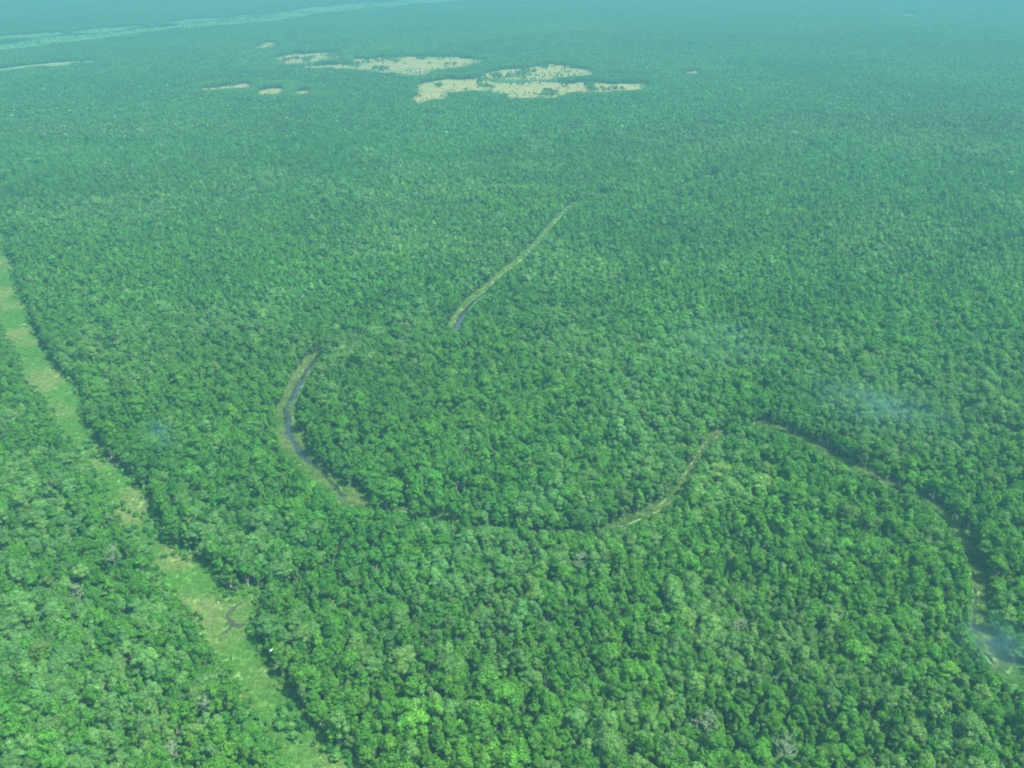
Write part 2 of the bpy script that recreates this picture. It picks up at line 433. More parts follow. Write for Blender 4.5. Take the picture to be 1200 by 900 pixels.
def tube(points, radii, sides=6):
    P = np.asarray(points, float); n = len(P)
    t = np.gradient(P, axis=0); t /= np.linalg.norm(t, axis=1)[:, None]
    ref = np.where(np.abs(t[:, 2:3]) > .9, np.array([[1., 0, 0]]), np.array([[0, 0, 1.]]))
    a = np.cross(t, ref); a /= np.linalg.norm(a, axis=1)[:, None]; b = np.cross(t, a)
    ang = np.arange(sides) * 2 * math.pi / sides
    V = (P[:, None] + (a[:, None] * np.cos(ang)[None, :, None] + b[:, None] * np.sin(ang)[None, :, None]) * np.asarray(radii)[:, None, None]).reshape(-1, 3)
    Q = []
    for i in range(n - 1):
        for j in range(sides):
            k = (j + 1) % sides
            Q.append((i * sides + j, i * sides + k, (i + 1) * sides + k, (i + 1) * sides + j))
    return V, np.array(Q)

def join_geo(parts):
    V, Q, nv = [], [], 0
    for v, q in parts:
        V.append(v); Q.append(q + nv); nv += len(v)
    return np.vstack(V), np.vstack(Q)

def trunk_geo(h, base, r, seed, limbs=5):
    g = np.random.default_rng(seed)
    top = base + (h - base) * .55
    lean = g.uniform(-.5, .5, 2)
    zs = np.array([-.15, .5, base * .5, base, top])
    pts = np.stack([lean[0] * (zs / top) ** 2, lean[1] * (zs / top) ** 2, zs], 1)
    parts = [tube(pts, [.42, .27, .23, .20, .09], 6)]
    for i in range(limbs):
        a = 2 * math.pi * i / limbs + g.uniform(-.4, .4)
        z0 = base * g.uniform(.75, 1.05)
        z1 = z0 + (h - base) * g.uniform(.3, .5)
        q = r * g.uniform(.45, .65)
        o = np.array([lean[0] * (z0 / top) ** 2, lean[1] * (z0 / top) ** 2, z0])
        e = np.array([math.cos(a) * q, math.sin(a) * q, z1])
        m = (o + e) / 2 + np.array([0, 0, (z1 - z0) * .1])
        parts.append(tube([o, m, e], [.12, .09, .04], 5))
    return join_geo(parts)

# kind: (radius, height, crown base, lobes, leaf sprays, spray size, seed, spread, flat)
KINDS = {
    "broad": [(2.58, 9.6, 1.62, 11, 1500, 0.252, 11, 1.08, 0.85), (2.30, 10.4, 1.80, 10, 1350, 0.252, 12, 1.10, 0.90), (2.86, 9.3, 1.53, 14, 1800, 0.259, 13, 1.12, 0.80), (2.09, 10.7, 1.98, 9, 1250, 0.244, 14, 1.05, 0.95), (3.20, 9.9, 1.62, 16, 2100, 0.259, 15, 1.15, 0.75)],
    "dense": [(2.23, 8.6, 1.17, 10, 1400, 0.274, 21, 1.00, 0.95), (2.02, 9.3, 1.44, 9, 1200, 0.274, 22, 0.95, 1.05), (2.51, 8.4, 1.08, 12, 1500, 0.281, 23, 1.08, 0.85)],
    "feather": [(2.72, 9.9, 1.62, 14, 2300, 0.200, 31, 1.15, 0.80), (2.37, 10.7, 1.80, 13, 2000, 0.192, 32, 1.15, 0.90), (3.14, 9.6, 1.62, 17, 2700, 0.200, 33, 1.18, 0.70)],
    "slim": [(1.46, 9.4, 1.53, 8, 800, 0.229, 41, 0.95, 1.20), (1.33, 8.2, 1.17, 7, 700, 0.229, 42, 0.95, 1.20), (1.67, 7.5, 0.99, 8, 900, 0.237, 43, 1.00, 1.00)],
}
SHAPES = []          # (kind, crown mesh, trunk mesh, radius, height)
for kd, rows in KINDS.items():
    for (r, h, b, nl, lv, sz, sd, sp, fl) in rows:
        cv, cq, ct = crown_geo(r, h, b, nl, lv, sz, sd, sp, flat=fl)
        tv, tq = trunk_geo(h, b, r, sd + 500)
        crown = np_mesh("crown", cv, cq, ct, [M_LEAF])
        trunk = np_mesh("trunk", tv, tq, None, [M_BARK])
        v = np.vstack([cv, tv])
        q = np.vstack([cq, tq + len(cv)])
        mi = np.concatenate([np.zeros(len(cq)), np.ones(len(tq)), np.zeros(len(ct))])
        both = np_mesh("tree_shape", v, q, ct, [M_LEAF, M_BARK], mi)
        SHAPES.append((kd, crown, trunk, r, h, both))
N_NEAR = len(SHAPES)
OF_KIND = {k: [i for i, s in enumerate(SHAPES) if s[0] == k] for k in KINDS}
SHAPE_R = np.array([s[3] for s in SHAPES]); SHAPE_H = np.array([s[4] for s in SHAPES])
# a lighter build of the same trees for the middle distance
MID = []
for kd, rows in KINDS.items():
    for (r, h, b, nl, lv, sz, sd, sp, fl) in rows:
        cv, cq, ct = crown_geo(r, h, 1.0, min(nl, 8), int(lv * .20), sz * 1.8, sd + 900, sp, flat=fl, sub=0, core=.8)
        MID.append((cv, cq, ct, np_mesh("tree_shape", cv, cq, ct, [M_LEAF])))

# ------------------------------------------------------------------ tints (base colours of the leaves)
TINT = {"broad": (.058, .182, .020), "dense": (.045, .156, .022), "feather": (.090, .210, .048), "slim": (.068, .196, .020)}
def tints(kind_idx, x, y, g):
    """kind_idx: array of kind numbers -> n x 3 colours"""
    base = np.array([TINT[k] for k in KINDS])[kind_idx]
    n = len(x)
    val = g.lognormal(0, .12, (n, 1)) * (.80 + .25 * vnoise(x, y, 70) + .18 * vnoise(x + 50, y, 24))[:, None]
    warm = g.normal(0, .05, (n, 1)) + (vnoise(x, y, 160)[:, None] - .5) * .18
    pale = np.clip(g.normal(0, .06, (n, 1)), 0, .3)
    c = base * val * np.hstack([1 + 1.5 * warm, 1 + .25 * warm, 1 - .6 * warm])
    return c * (1 - pale) + pale * np.array([.11, .19, .07])

KIND_LIST = list(KINDS)
def choose_kinds(x, y, g):
    n = len(x)
    pf = np.clip((vnoise(x, y, 55) * .6 + vnoise(x + 300, y, 150) * .4 - .46) * 2.2, .05, .50)
    pd = np.clip((vnoise(x + 900, y + 200, 45) - .35) * .8, .10, .45)
    u = g.random(n)
    k = np.where(u < pf, 2, np.where(u < pf + pd * (1 - pf), 1, np.where(g.random(n) < .34, 3, 0)))
    return k

# ------------------------------------------------------------------ where trees stand
CH_RWN = np.asarray(ribbon(densify(REACH_WATER[:4], 8), 2.6))
KEEP = [np.asarray(c) for c in [CH_RWN, CH_ROW, CH_BEND, CH_REACH, CH_NECK, CH_LINK, CH_SWEEP, *CH_GLADES, *CH_MEADOWS, *CH_STRIPS, CH_ROAD, CH_ROADP, CH_POND]]
def overhangs(x, y, h, r):
    """true where a tree of height h and crown radius r would stand in, or hide from an aircraft at EYE, one of the open places"""
    out = np.zeros(x.shape, bool)
    probes = [(0, 0, 0), (0, 0, 1), (.75, 0, .62), (-.75, 0, .62), (0, .7, .66), (.6, 0, .35), (-.6, 0, .35), (0, 0, .8), (.45, 0, .88), (-.45, 0, .88)]
    for ax, ay, az in probes:
        z = h * az
        k = EYE / (EYE - z)
        qx, qy = (x + ax * r) * k, (y + ay * r) * k
        for poly in KEEP:
            out |= inside(qx, qy, poly)
    return out

def jitter_grid(x0, x1, y0, y1, s, g, j=.46):
    nx, ny = int((x1 - x0) / s) + 1, int((y1 - y0) / (s * .87)) + 1
    i, k = np.meshgrid(np.arange(nx), np.arange(ny))
    x = x0 + (i + .5 * (k % 2)) * s + g.uniform(-j, j, i.shape) * s
    y = y0 + k * s * .87 + g.uniform(-j, j, i.shape) * s
    return x.ravel(), y.ravel()

HALF = 600 / 1100
def in_sight(x, y, pad=35):
    slant = np.sqrt(y * y * 1.0 + EYE * EYE)
    return np.abs(x) < HALF * slant * 1.06 + pad

TILE = 42.0
Y_NEAR, Y_MID, Y_FAR = 176.0, 1300.0, 6200.0
x, y = jitter_grid(-980, 980, Y_NEAR, Y_MID, 3.5, rng)
ok = in_sight(x, y)
x, y = x[ok], y[ok]
kind = choose_kinds(x, y, rng)
shape = np.zeros(len(x), int)
for i, k in enumerate(KIND_LIST):
    m = kind == i
    shape[m] = rng.choice(OF_KIND[k], m.sum())
size = rng.lognormal(0, .24, len(x)).clip(.55, 1.7) * (.84 + .32 * vnoise(x, y, 38))
sz = size ** .8 * rng.normal(1, .09, len(x)).clip(.8, 1.25)
grown = np.zeros(len(x))
left = np.ones(len(x), bool)
for f in (1.0, .78, .58, .40, .26, .15):
    idx = np.nonzero(left)[0]
    bad = overhangs(x[idx], y[idx], SHAPE_H[shape[idx]] * sz[idx] * f, SHAPE_R[shape[idx]] * size[idx] * f ** .6)
    good = idx[~bad]
    grown[good] = f; left[good] = False
ok = grown > 0
x, y, kind, shape, size, sz, grown = (a[ok] for a in (x, y, kind, shape, size, sz, grown))
sxy, szz = size * grown ** .6, sz * grown
near_tint = tints(kind, x, y, rng)
yaw = rng.uniform(0, 2 * math.pi, len(x))
oval = rng.lognormal(0, .13, len(x))
TREES = dict(oval=oval, x=x, y=y, kind=kind, shape=shape, sxy=sxy, sz=szz, yaw=yaw, tint=near_tint, grown=grown)

# far forest: groves of trees seen a kilometre and more away, single trees where a grove meets an open place
def mini_tree(kd, g):
    r, h, b, nl, lv, s0, sd, sp, fl = KINDS[kd][g.integers(len(KINDS[kd]))]
    return crown_geo(r, h, b + 1, 4, 34, .68, int(g.integers(1e6)), sp, sub=0, flat=fl, core=.86)

GROVES = []
gg = np.random.default_rng(77)
for gi_ in range(10):
    V, Q, T, CQ, CT = [], [], [], [], []
    nv = 0
    nx, ny = 12, 14
    for a in range(nx):
        for b in range(ny):
            px = (a + .5 * (b % 2) + gg.uniform(-.45, .45)) / nx * TILE - TILE / 2
            py = (b + gg.uniform(-.45, .45)) / ny * TILE - TILE / 2
            if gg.random() < .04: continue
            kd = gg.choice(KIND_LIST, p=[.48, .2, .17, .15])
            cv, cq, ct = mini_tree(kd, gg)
            s = gg.normal(1, .14); s = min(max(s, .7), 1.3)
            c = np.array(TINT[kd]) * gg.lognormal(0, .17)
            V.append(cv * s * np.array([1, 1, gg.uniform(.85, 1.15)]) + np.array([px, py, 0])); Q.append(cq + nv); T.append(ct + nv); nv += len(cv)
            CQ.append(np.tile(c, (len(cq), 1))); CT.append(np.tile(c, (len(ct), 1)))
    GROVES.append(np_mesh("grove_shape", np.vstack(V), np.vstack(Q), np.vstack(T), [M_GROVE], None, np.vstack(CQ + CT)))

tx, ty = np.meshgrid(np.arange(-95, 96) * TILE, Y_MID + TILE / 2 + np.arange(int((Y_FAR - Y_MID) / TILE)) * TILE)
tx, ty = tx.ravel(), ty.ravel()
ok = in_sight(tx, ty, 90)
tx, ty = tx[ok], ty[ok]
some, every = np.zeros(len(tx), bool), np.ones(len(tx), bool)
for ox in np.linspace(-.6, .6, 5):
    for oy in np.linspace(-.6, .6, 5):
        b = overhangs(tx + ox * TILE, ty + oy * TILE, np.full(len(tx), 11.5), np.full(len(tx), 3.2))
        some |= b; every &= b
edge = some & ~every
fx, fy = [], []
for cx, cy_ in zip(tx[edge], ty[edge]):
    a, b = jitter_grid(cx - TILE / 2, cx + TILE / 2 - 1, cy_ - TILE / 2, cy_ + TILE / 2 - 1, 3.7, rng)
    fx.append(a); fy.append(b)
fx, fy = np.concatenate(fx), np.concatenate(fy)
fk = choose_kinds(fx, fy, rng)
fs = np.zeros(len(fx), int)
for i, k in enumerate(KIND_LIST):
    m = fk == i
    fs[m] = rng.choice(OF_KIND[k], m.sum())
fz = rng.normal(1, .13, len(fx)).clip(.7, 1.3)
fg = np.zeros(len(fx)); left = np.ones(len(fx), bool)
for f in (1.0, .6, .35):
    idx = np.nonzero(left)[0]
    bad = overhangs(fx[idx], fy[idx], SHAPE_H[fs[idx]] * fz[idx] * f, SHAPE_R[fs[idx]] * fz[idx] * f ** .6)
    fg[idx[~bad]] = f; left[idx[~bad]] = False
ok = fg > 0
# scattered trees and thickets out in the open meadows
mx_, my_ = [], []
for poly, n in zip(CH_MEADOWS[:4], (10, 46, 26, 40)):
    lo, hi = poly.min(0), poly.max(0)
    a, b = rng.uniform(lo[0], hi[0], n * 3), rng.uniform(lo[1], hi[1], n * 3)
    m = inside(a, b, poly) & (vnoise(a, b, 60) > .48)
    mx_.append(a[m]); my_.append(b[m])
for poly in CH_MEADOWS[:4]:
    lo, hi = poly.min(0), poly.max(0)
    n = int((hi - lo).prod() / 22)
    a, b = rng.uniform(lo[0], hi[0], n), rng.uniform(lo[1], hi[1], n)
    m = inside(a, b, poly) & (vnoise(a + 77, b * .45, 26) * .7 + vnoise(a, b, 9) * .3 > .70)
    mx_.append(a[m]); my_.append(b[m])
for (cx, cy_, rx, ry, n) in ((4, 2030, 11, 22, 14), (22, 1880, 30, 14, 26), (-290, 2270, 38, 26, 30), (-90, 2030, 60, 16, 22), (60, 2010, 90, 10, 40), (-330, 2190, 40, 12, 16)):
    a, b = rng.normal(cx, rx, n), rng.normal(cy_, ry, n)
    mx_.append(a); my_.append(b)
a, b = rng.uniform(-1500, -200, 16000), rng.uniform(2300, 5200, 16000)
m = (inside(a, b, CH_STRIPS[0]) | inside(a, b, CH_STRIPS[1])) & (vnoise(a, b, 130) > np.interp(a, [-1300, -900, -600, -200], [.25, .38, .62, .72]))
mx_.append(a[m]); my_.append(b[m])
for poly, gap, spread in [(p, 2.6, (5., 13.)) for p in CH_MEADOWS] + [(p, 9., (14., 40.)) for p in CH_STRIPS]:
    p = densify(poly, gap, True); p = p + rng.normal(0, 1, p.shape) * np.array(spread)
    mx_.append(p[:, 0]); my_.append(p[:, 1])
n_edge = sum(len(densify(p, g_, True)) for p, g_ in [(p, 2.6) for p in CH_MEADOWS] + [(p, 9.) for p in CH_STRIPS])
mx_, my_ = np.concatenate(mx_), np.concatenate(my_)
mk = rng.choice([0, 1, 3], len(mx_), p=[.3, .5, .2]); ms = np.array([rng.choice(OF_KIND[KIND_LIST[k]]) for k in mk])
mg = rng.uniform(.35, .85, len(mx_)); mg[-n_edge:] = rng.uniform(.12, .5, n_edge)
fx, fy, fk, fs, fz, fg = (np.concatenate([a, b]) for a, b in zip((fx[ok], fy[ok], fk[ok], fs[ok], fz[ok], fg[ok]), (mx_, my_, mk, ms, np.ones(len(mx_)), mg)))
f_tint = tints(fk, fx, fy, rng)
gtx, gty = tx[~some], ty[~some]
g_val = (.66 + .26 * vnoise(gtx, gty, 230) + .16 * vnoise(gtx + 60, gty, 90))
g_warm = (vnoise(gtx + 500, gty, 400) - .5) * .3
g_tint = g_val[:, None] * np.stack([1 + 1.2 * g_warm, 1 + .2 * g_warm, 1 - .4 * g_warm], 1)
# shade the grove leaf by the instance's own tint as well
nt = M_GROVE.node_tree
at2 = node(nt, "ShaderNodeAttribute", attribute_type='INSTANCER', attribute_name="tint")
for n in nt.nodes:
    if n.type == 'VECT_MATH':
        src = n.inputs[0].links[0].from_socket
        mm = node(nt, "ShaderNodeVectorMath", operation='MULTIPLY')
        nt.links.new(src, mm.inputs[0]); nt.links.new(at2.outputs["Color"], mm.inputs[1])
        nt.links.new(mm.outputs[0], n.inputs[0])
        break

# ------------------------------------------------------------------ scatter: one object that plants its shapes on points
def scatter(name, shapes, pick, pos, yaw, scale, tint):
    n = len(pick)
    me = bpy.data.meshes.new(name)
    me.vertices.add(n)
    me.vertices.foreach_set("co", np.asarray(pos, np.float32).ravel())
    def attr(nm, typ, key, data):
        a = me.attributes.new(nm, typ, 'POINT'); a.data.foreach_set(key, data)
    attr("pick", 'INT', "value", np.asarray(pick, np.int32))
    rot = np.zeros((n, 3), np.float32); rot[:, 2] = yaw
    attr("turn", 'FLOAT_VECTOR', "vector", rot.ravel())
    attr("grow", 'FLOAT_VECTOR', "vector", np.asarray(scale, np.float32).ravel())
    c = np.ones((n, 4), np.float32); c[:, :3] = tint
    attr("tint", 'FLOAT_COLOR', "color", c.ravel())
    o = link(name, me)
    ng = bpy.data.node_groups.new(name + "_planting", 'GeometryNodeTree')
    ng.interface.new_socket("Geometry", in_out='INPUT', socket_type='NodeSocketGeometry')
    ng.interface.new_socket("Geometry", in_out='OUTPUT', socket_type='NodeSocketGeometry')
    gi, go = ng.nodes.new("NodeGroupInput"), ng.nodes.new("NodeGroupOutput")
    jn = ng.nodes.new("GeometryNodeJoinGeometry")
    def named(nm, typ):
        a = ng.nodes.new("GeometryNodeInputNamedAttribute"); a.data_type = typ; a.inputs["Name"].default_value = nm
        return [s for s in a.outputs if s.enabled and s.name == "Attribute"][0]
    pk, tu, gr = named("pick", 'INT'), named("turn", 'FLOAT_VECTOR'), named("grow", 'FLOAT_VECTOR')
    e2r = ng.nodes.new("FunctionNodeEulerToRotation"); ng.links.new(tu, e2r.inputs[0])
    used = set(int(v) for v in np.unique(pick))
    for k, sh in enumerate(shapes):
        if k not in used: continue
        src = bpy.data.objects.new(sh.name, sh)          # a pattern only: never linked to the scene
        oi = ng.nodes.new("GeometryNodeObjectInfo"); oi.inputs["Object"].default_value = src
        oi.inputs["As Instance"].default_value = False
        cm = ng.nodes.new("FunctionNodeCompare"); cm.data_type = 'INT'; cm.operation = 'EQUAL'
        ins = [s for s in cm.inputs if s.enabled]
        ng.links.new(pk, ins[0]); ins[1].default_value = k
        ip = ng.nodes.new("GeometryNodeInstanceOnPoints")
        ng.links.new(gi.outputs[0], ip.inputs["Points"])
        ng.links.new(cm.outputs[0], ip.inputs["Selection"])
        ng.links.new(oi.outputs["Geometry"], ip.inputs["Instance"])
        ng.links.new(e2r.outputs[0], ip.inputs["Rotation"])
        ng.links.new(gr, ip.inputs["Scale"])
        ng.links.new(ip.outputs[0], jn.inputs[0])
    ng.links.new(jn.outputs[0], go.inputs[0])
    md = o.modifiers.new("planting", 'NODES'); md.node_group = ng
    return prop(o, kind="stuff")

# ------------------------------------------------------------------ which 300 trees show largest: paint the crowns far to near and count what stays
W_, H_ = 1024, 768
FOC = 1100 * W_ / 1200
cp, sp_ = math.cos(R(25.2)), math.sin(R(25.2))
def to_frame(x, y, z):
    dz = z - EYE
    depth = y * cp - dz * sp_
    return W_ / 2 + FOC * x / depth, H_ / 2 - FOC * (y * sp_ + dz * cp) / depth, depth

# dead trees: near where pale bare crowns break the canopy
DEAD = [(-107.2, 248.5), (-112.1, 227.2), (-172.6, 335.9), (-177.9, 312.3), (29.3, 331.6), (88.8, 291.0), (66.4, 240.6), (90.2, 229.4)]
T_ = TREES
free = np.ones(len(T_["x"]), bool)
for (a, b) in DEAD:
    free &= (T_["x"] - a) ** 2 + (T_["y"] - b) ** 2 > 3.4 ** 2
for k in list(T_): T_[k] = T_[k][free]
tr = SHAPE_R[T_["shape"]] * T_["sxy"]; th = SHAPE_H[T_["shape"]] * T_["sz"]
near = np.nonzero(T_["y"] < 420)[0]
near = near[np.argsort(-np.hypot(T_["y"][near], T_["x"][near]))]
buf = np.full((H_, W_), -1, np.int32)
u, v, dep = to_frame(T_["x"], T_["y"], th * .68)
for i in near:
    ru = FOC * tr[i] / dep[i]; rv = ru * .85
    x0, x1, y0, y1 = int(max(0, u[i] - ru)), int(min(W_, u[i] + ru + 1)), int(max(0, v[i] - rv)), int(min(H_, v[i] + rv + 1))
    if x1 <= x0 or y1 <= y0: continue
    yy, xx = np.mgrid[y0:y1, x0:x1]
    m = ((xx - u[i]) / ru) ** 2 + ((yy - v[i]) / rv) ** 2 < 1
    buf[y0:y1, x0:x1][m] = i
shown = np.bincount(buf[buf >= 0], minlength=len(T_["x"]))
shown[T_["grown"] < .5] = 0
PICK = np.argsort(-shown)[:300]
is_ind = np.zeros(len(shown), bool); is_ind[PICK] = True

# the rest of the forest is one mass
rest = ~is_ind
near_rest = rest & (T_["y"] < 640)
mid_rest = rest & (T_["y"] >= 640)
shapes = [s[5] for s in SHAPES] + [m[3] for m in MID] + GROVES
pos, pick, yw, scl, tnt = [], [], [], [], []
for m, off in ((near_rest, 0), (mid_rest, N_NEAR)):
    n = m.sum()
    pos.append(np.stack([T_["x"][m], T_["y"][m], np.zeros(n)], 1)); pick.append(T_["shape"][m] + off); yw.append(T_["yaw"][m])
    scl.append(np.stack([T_["sxy"][m] * T_["oval"][m], T_["sxy"][m] / T_["oval"][m], T_["sz"][m]], 1)); tnt.append(T_["tint"][m])
n = len(fx)
pos.append(np.stack([fx, fy, np.zeros(n)], 1)); pick.append(fs + N_NEAR); yw.append(rng.uniform(0, 6.28, n))
scl.append(np.stack([fz * fg ** .6, fz * fg ** .6, fz * fg], 1)); tnt.append(f_tint)
n = len(gtx)
pos.append(np.stack([gtx, gty, np.zeros(n)], 1)); pick.append(rng.integers(0, len(GROVES), n) + 2 * N_NEAR); yw.append(rng.integers(0, 4, n) * math.pi / 2)
scl.append(np.stack([np.ones(n), np.ones(n), rng.uniform(.82, 1.22, n)], 1)); tnt.append(g_tint)
forest = scatter("forest", shapes, np.concatenate(pick), np.vstack(pos), np.concatenate(yw), np.vstack(scl), np.vstack(tnt))
print("trees", len(T_["x"]), "edge trees", len(fx), "groves", len(gtx))

# ------------------------------------------------------------------ words that single out one of many
def place_words(un, vn):
    """where along the bottom of the photograph a tree stands"""
    cols = [(.05, "in the bottom left corner"), (.12, "near the bottom left corner"), (.20, "between left corner and grassy clearing"),
            (.275, "on grassy clearing's left edge"), (.36, "on grassy clearing's shaded edge"),
            (.43, "right of the grassy clearing"), (.50, "left of the bottom middle"), (.57, "right of the bottom middle"),
            (.64, "two thirds along the bottom"), (.72, "three quarters along the bottom"), (.80, "four fifths along the bottom"),
            (.88, "short of the bottom right corner"), (.95, "near the bottom right corner"), (9, "in the bottom right corner")]
    rows = [(.86, "several rows up"), (.91, "two rows up"), (.955, "one row up"), (9, "cut by frame")]
    return next(w for e, w in cols if un < e), next(w for e, w in rows if vn < e)

def single_out(items):
    """items: list of (object, look, place, u, v). Sets a label on each; sharers keep one label and one group."""
    by = {}
    for it in items: by.setdefault((it[1], it[2]), []).append(it)
    for (look, place), its in by.items():
        its.sort(key=lambda t: t[3])
        base = f"{look} {place}"
        if len(its) == 1: its[0][0]["label"] = base; continue
        if len(its) == 2: names = ["left one: ", "right one: "]
        elif len(its) == 3: names = ["leftmost: ", "middle: ", "rightmost: "]
        else: names = ["leftmost "] + [None] * (len(its) - 2) + ["rightmost "]
        for nm, t in zip(names, its):
            t[0]["label"] = (nm + base) if nm else "several alike: " + base
            if nm is None: t[0]["group"] = t[0]["group"]

# ------------------------------------------------------------------ the 300 trees themselves
proto = {}
items = []
LOOK = {"broad": "rounded green", "dense": "dense dark green", "feather": "pale feathery grey-green", "slim": "slim bright green"}
med = {k: np.median(T_["tint"][PICK][T_["kind"][PICK] == i].sum(1)) if (T_["kind"][PICK] == i).any() else 0 for i, k in enumerate(KIND_LIST)}
for i in PICK:
    kd, crown_me, trunk_me, r, h, _b = SHAPES[T_["shape"][i]]
    nm = "feathery_tree" if kd == "feather" else "broadleaf_tree"
    key = int(T_["shape"][i])
    if key not in proto:
        root = bpy.data.objects.new(nm, None); COL.objects.link(root)
        root.empty_display_size = 2
        proto[key] = (root, link("trunk", trunk_me, root), link("crown", crown_me, root))
        root, tk, cr = proto[key]
    else:
        r0, t0, c0 = proto[key]
        root = r0.copy(); COL.objects.link(root)
        tk = t0.copy(); tk.parent = root; COL.objects.link(tk)
        cr = c0.copy(); cr.parent = root; COL.objects.link(cr)
    root.location = (T_["x"][i], T_["y"][i], 0)
    root.rotation_euler = (0, 0, T_["yaw"][i])
    root.scale = (T_["sxy"][i] * T_["oval"][i], T_["sxy"][i] / T_["oval"][i], T_["sz"][i])
    cr["tint"] = [float(c) for c in T_["tint"][i]]
    root["category"] = "tree"
    root["group"] = "pale feathery trees nearest the viewer" if kd == "feather" else "green broadleaf trees nearest the viewer"
    col, row = place_words(u[i] / W_, v[i] / H_)
    t = T_["tint"][i].sum()
    look = LOOK[kd]
    if t < med[kd] * .93 : look = "darker " + look
    elif t > med[kd] * 1.12: look = "lighter " + look
    items.append((root, look + " tree " + col, row, u[i], v[i]))
single_out(items)

# ------------------------------------------------------------------ dead trees
def dead_geo(seed, h=12.5):
    g = np.random.default_rng(seed)
    zs = np.array([-.15, 3, 6, 9, h])
    ln = g.uniform(-1, 1, 2)
    tp = np.stack([ln[0] * (zs / h) ** 2, ln[1] * (zs / h) ** 2, zs], 1)
    trunk = tube(tp, [.42, .32, .26, .17, .05], 7)
    parts = []
    for i in range(13):
        z = g.uniform(.42, .96) * h
        o = np.array([np.interp(z, zs, tp[:, 0]), np.interp(z, zs, tp[:, 1]), z])
        a = g.uniform(0, 6.28); L = (1.15 - z / h) * 4.8 * g.uniform(.8, 1.2) + .8
        e = o + np.array([math.cos(a) * L, math.sin(a) * L, L * g.uniform(.35, .9)])
        m = (o + e) / 2 + g.normal(0, .25, 3)
        parts.append(tube([o, m, e], [.16, .11, .035], 5))
        for j in range(6):
            s = g.uniform(.3, 1); q = o + (e - o) * s
            d2 = g.normal(0, 1, 3); d2[2] = abs(d2[2]) * .8; d2 *= g.uniform(.9, 2.0) / np.linalg.norm(d2)
            parts.append(tube([q, q + d2 * .5 + g.normal(0, .1, 3), q + d2], [.075, .055, .02], 4))
            for _ in range(2):
                q2 = q + d2 * g.uniform(.4, 1); d3 = g.normal(0, .6, 3); d3[2] = abs(d3[2])
                parts.append(tube([q2, q2 + d3], [.05, .02], 3))
    return trunk, join_geo(parts)
dead_protos = []
items = []
for k, (a, b) in enumerate(DEAD):
    if k < 4:
        (tv, tq), (bv, bq) = dead_geo(300 + k)
        root = bpy.data.objects.new("dead_tree", None); COL.objects.link(root)
        dead_protos.append((root, link("trunk", np_mesh("trunk", tv, tq, None, [M_DEAD]), root), link("branches", np_mesh("branches", bv, bq, None, [M_DEAD]), root)))
        dead_protos[-1][2]["kind"] = "stuff" if False else ""
        del dead_protos[-1][2]["kind"]
    else:
        r0, t0, b0 = dead_protos[k % 4]
        root = r0.copy(); COL.objects.link(root)
        for s in (t0, b0):
            c = s.copy(); c.parent = root; COL.objects.link(c)
    root.location = (a, b, 0); root.rotation_euler = (0, 0, k * 2.1); s = 1 + .08 * ((k * 37) % 5 - 2) / 2
    root.scale = (s, s, s * 1.02)
    root["category"] = "dead tree"; root["group"] = "bare dead trees standing in the forest"
DEAD_LABELS = ["bare pale dead tree just left of the grassy clearing, below the muddy pool", "lowest bare dead tree left of the clearing, near the bottom edge",
    "bare dead tree left of the clearing, above the muddy pool's level", "bare dead tree nearest the left frame edge, level with the muddy pool",
    "bare dead tree farthest up the picture, right of its middle", "bare dead tree farthest right, among pale feathery crowns",
    "upper of two bare dead trees near the bottom edge, right half", "lower of two bare dead trees near the bottom edge, right half"]
deads = sorted([o for o in SC.objects if o.name.startswith("dead_tree")], key=lambda o: DEAD.index(min(DEAD, key=lambda p: (p[0] - o.location.x) ** 2 + (p[1] - o.location.y) ** 2)))
for o, l in zip(deads, DEAD_LABELS): o["label"] = l

# ------------------------------------------------------------------ shrubs in the clearing
def shrub_geo(seed, tall):
    g = np.random.default_rng(seed)
    return crown_geo(1.5, tall, .05, 6, 520, .26, seed, .9, flat=.8, core=.8)
shrub_me = []
for k in range(4):
    cv, cq, ct = shrub_geo(600 + k, 1.9 + .3 * k)
    shrub_me.append(np_mesh("shrub", cv, cq, ct, [M_LEAF]))
g = np.random.default_rng(91)
sx, sy = g.uniform(-240, -20, 6000), g.uniform(200, 480, 6000)
m = inside(sx, sy, CH_ROW) & ~in_pool(sx, sy)
sx, sy = sx[m], sy[m]
w = (vnoise(sx, sy, 22) > .50)
sx, sy = sx[w][:120], sy[w][:120]
items = []
first = {}
for k in range(len(sx)):
    uu, vv, _d = to_frame(sx[k], sy[k], 1)
    if not (2 < uu < W_ - 2 and 2 < vv < H_ - 2): continue
    j = k % 4
    if j not in first:
        o = link("shrub", shrub_me[j]); first[j] = o
    else:
        o = first[j].copy(); COL.objects.link(o)
    s = g.uniform(.5, 1.5)
    o.location = (sx[k], sy[k], 0); o.rotation_euler = (0, 0, g.uniform(0, 6.28)); o.scale = (s * g.uniform(.8, 1.3), s, s * g.uniform(.6, 1.1))
    dark = g.random() < .6
    o["tint"] = [float(c) for c in np.array((.038, .15, .024) if dark else (.075, .21, .04)) * g.uniform(.8, 1.25)]
    o["category"] = "shrub"; o["group"] = "shrubs in the grassy clearing"
    big = "tiny" if s < .7 else "wide" if s > 1.1 else "low"
    zone = ("at the clearing's bottom end" if sy[k] < 235 else "in the clearing below the muddy pool" if sy[k] < 268 else "beside the muddy pool in the clearing" if sy[k] < 312
            else "in the clearing above the muddy pool" if sy[k] < 370 else "halfway up the grassy clearing" if sy[k] < 420 else "in the clearing's upper stretch")
    items.append((o, f"{big} {'dark' if dark else 'bright'} green shrub", zone, uu, vv))
single_out(items)

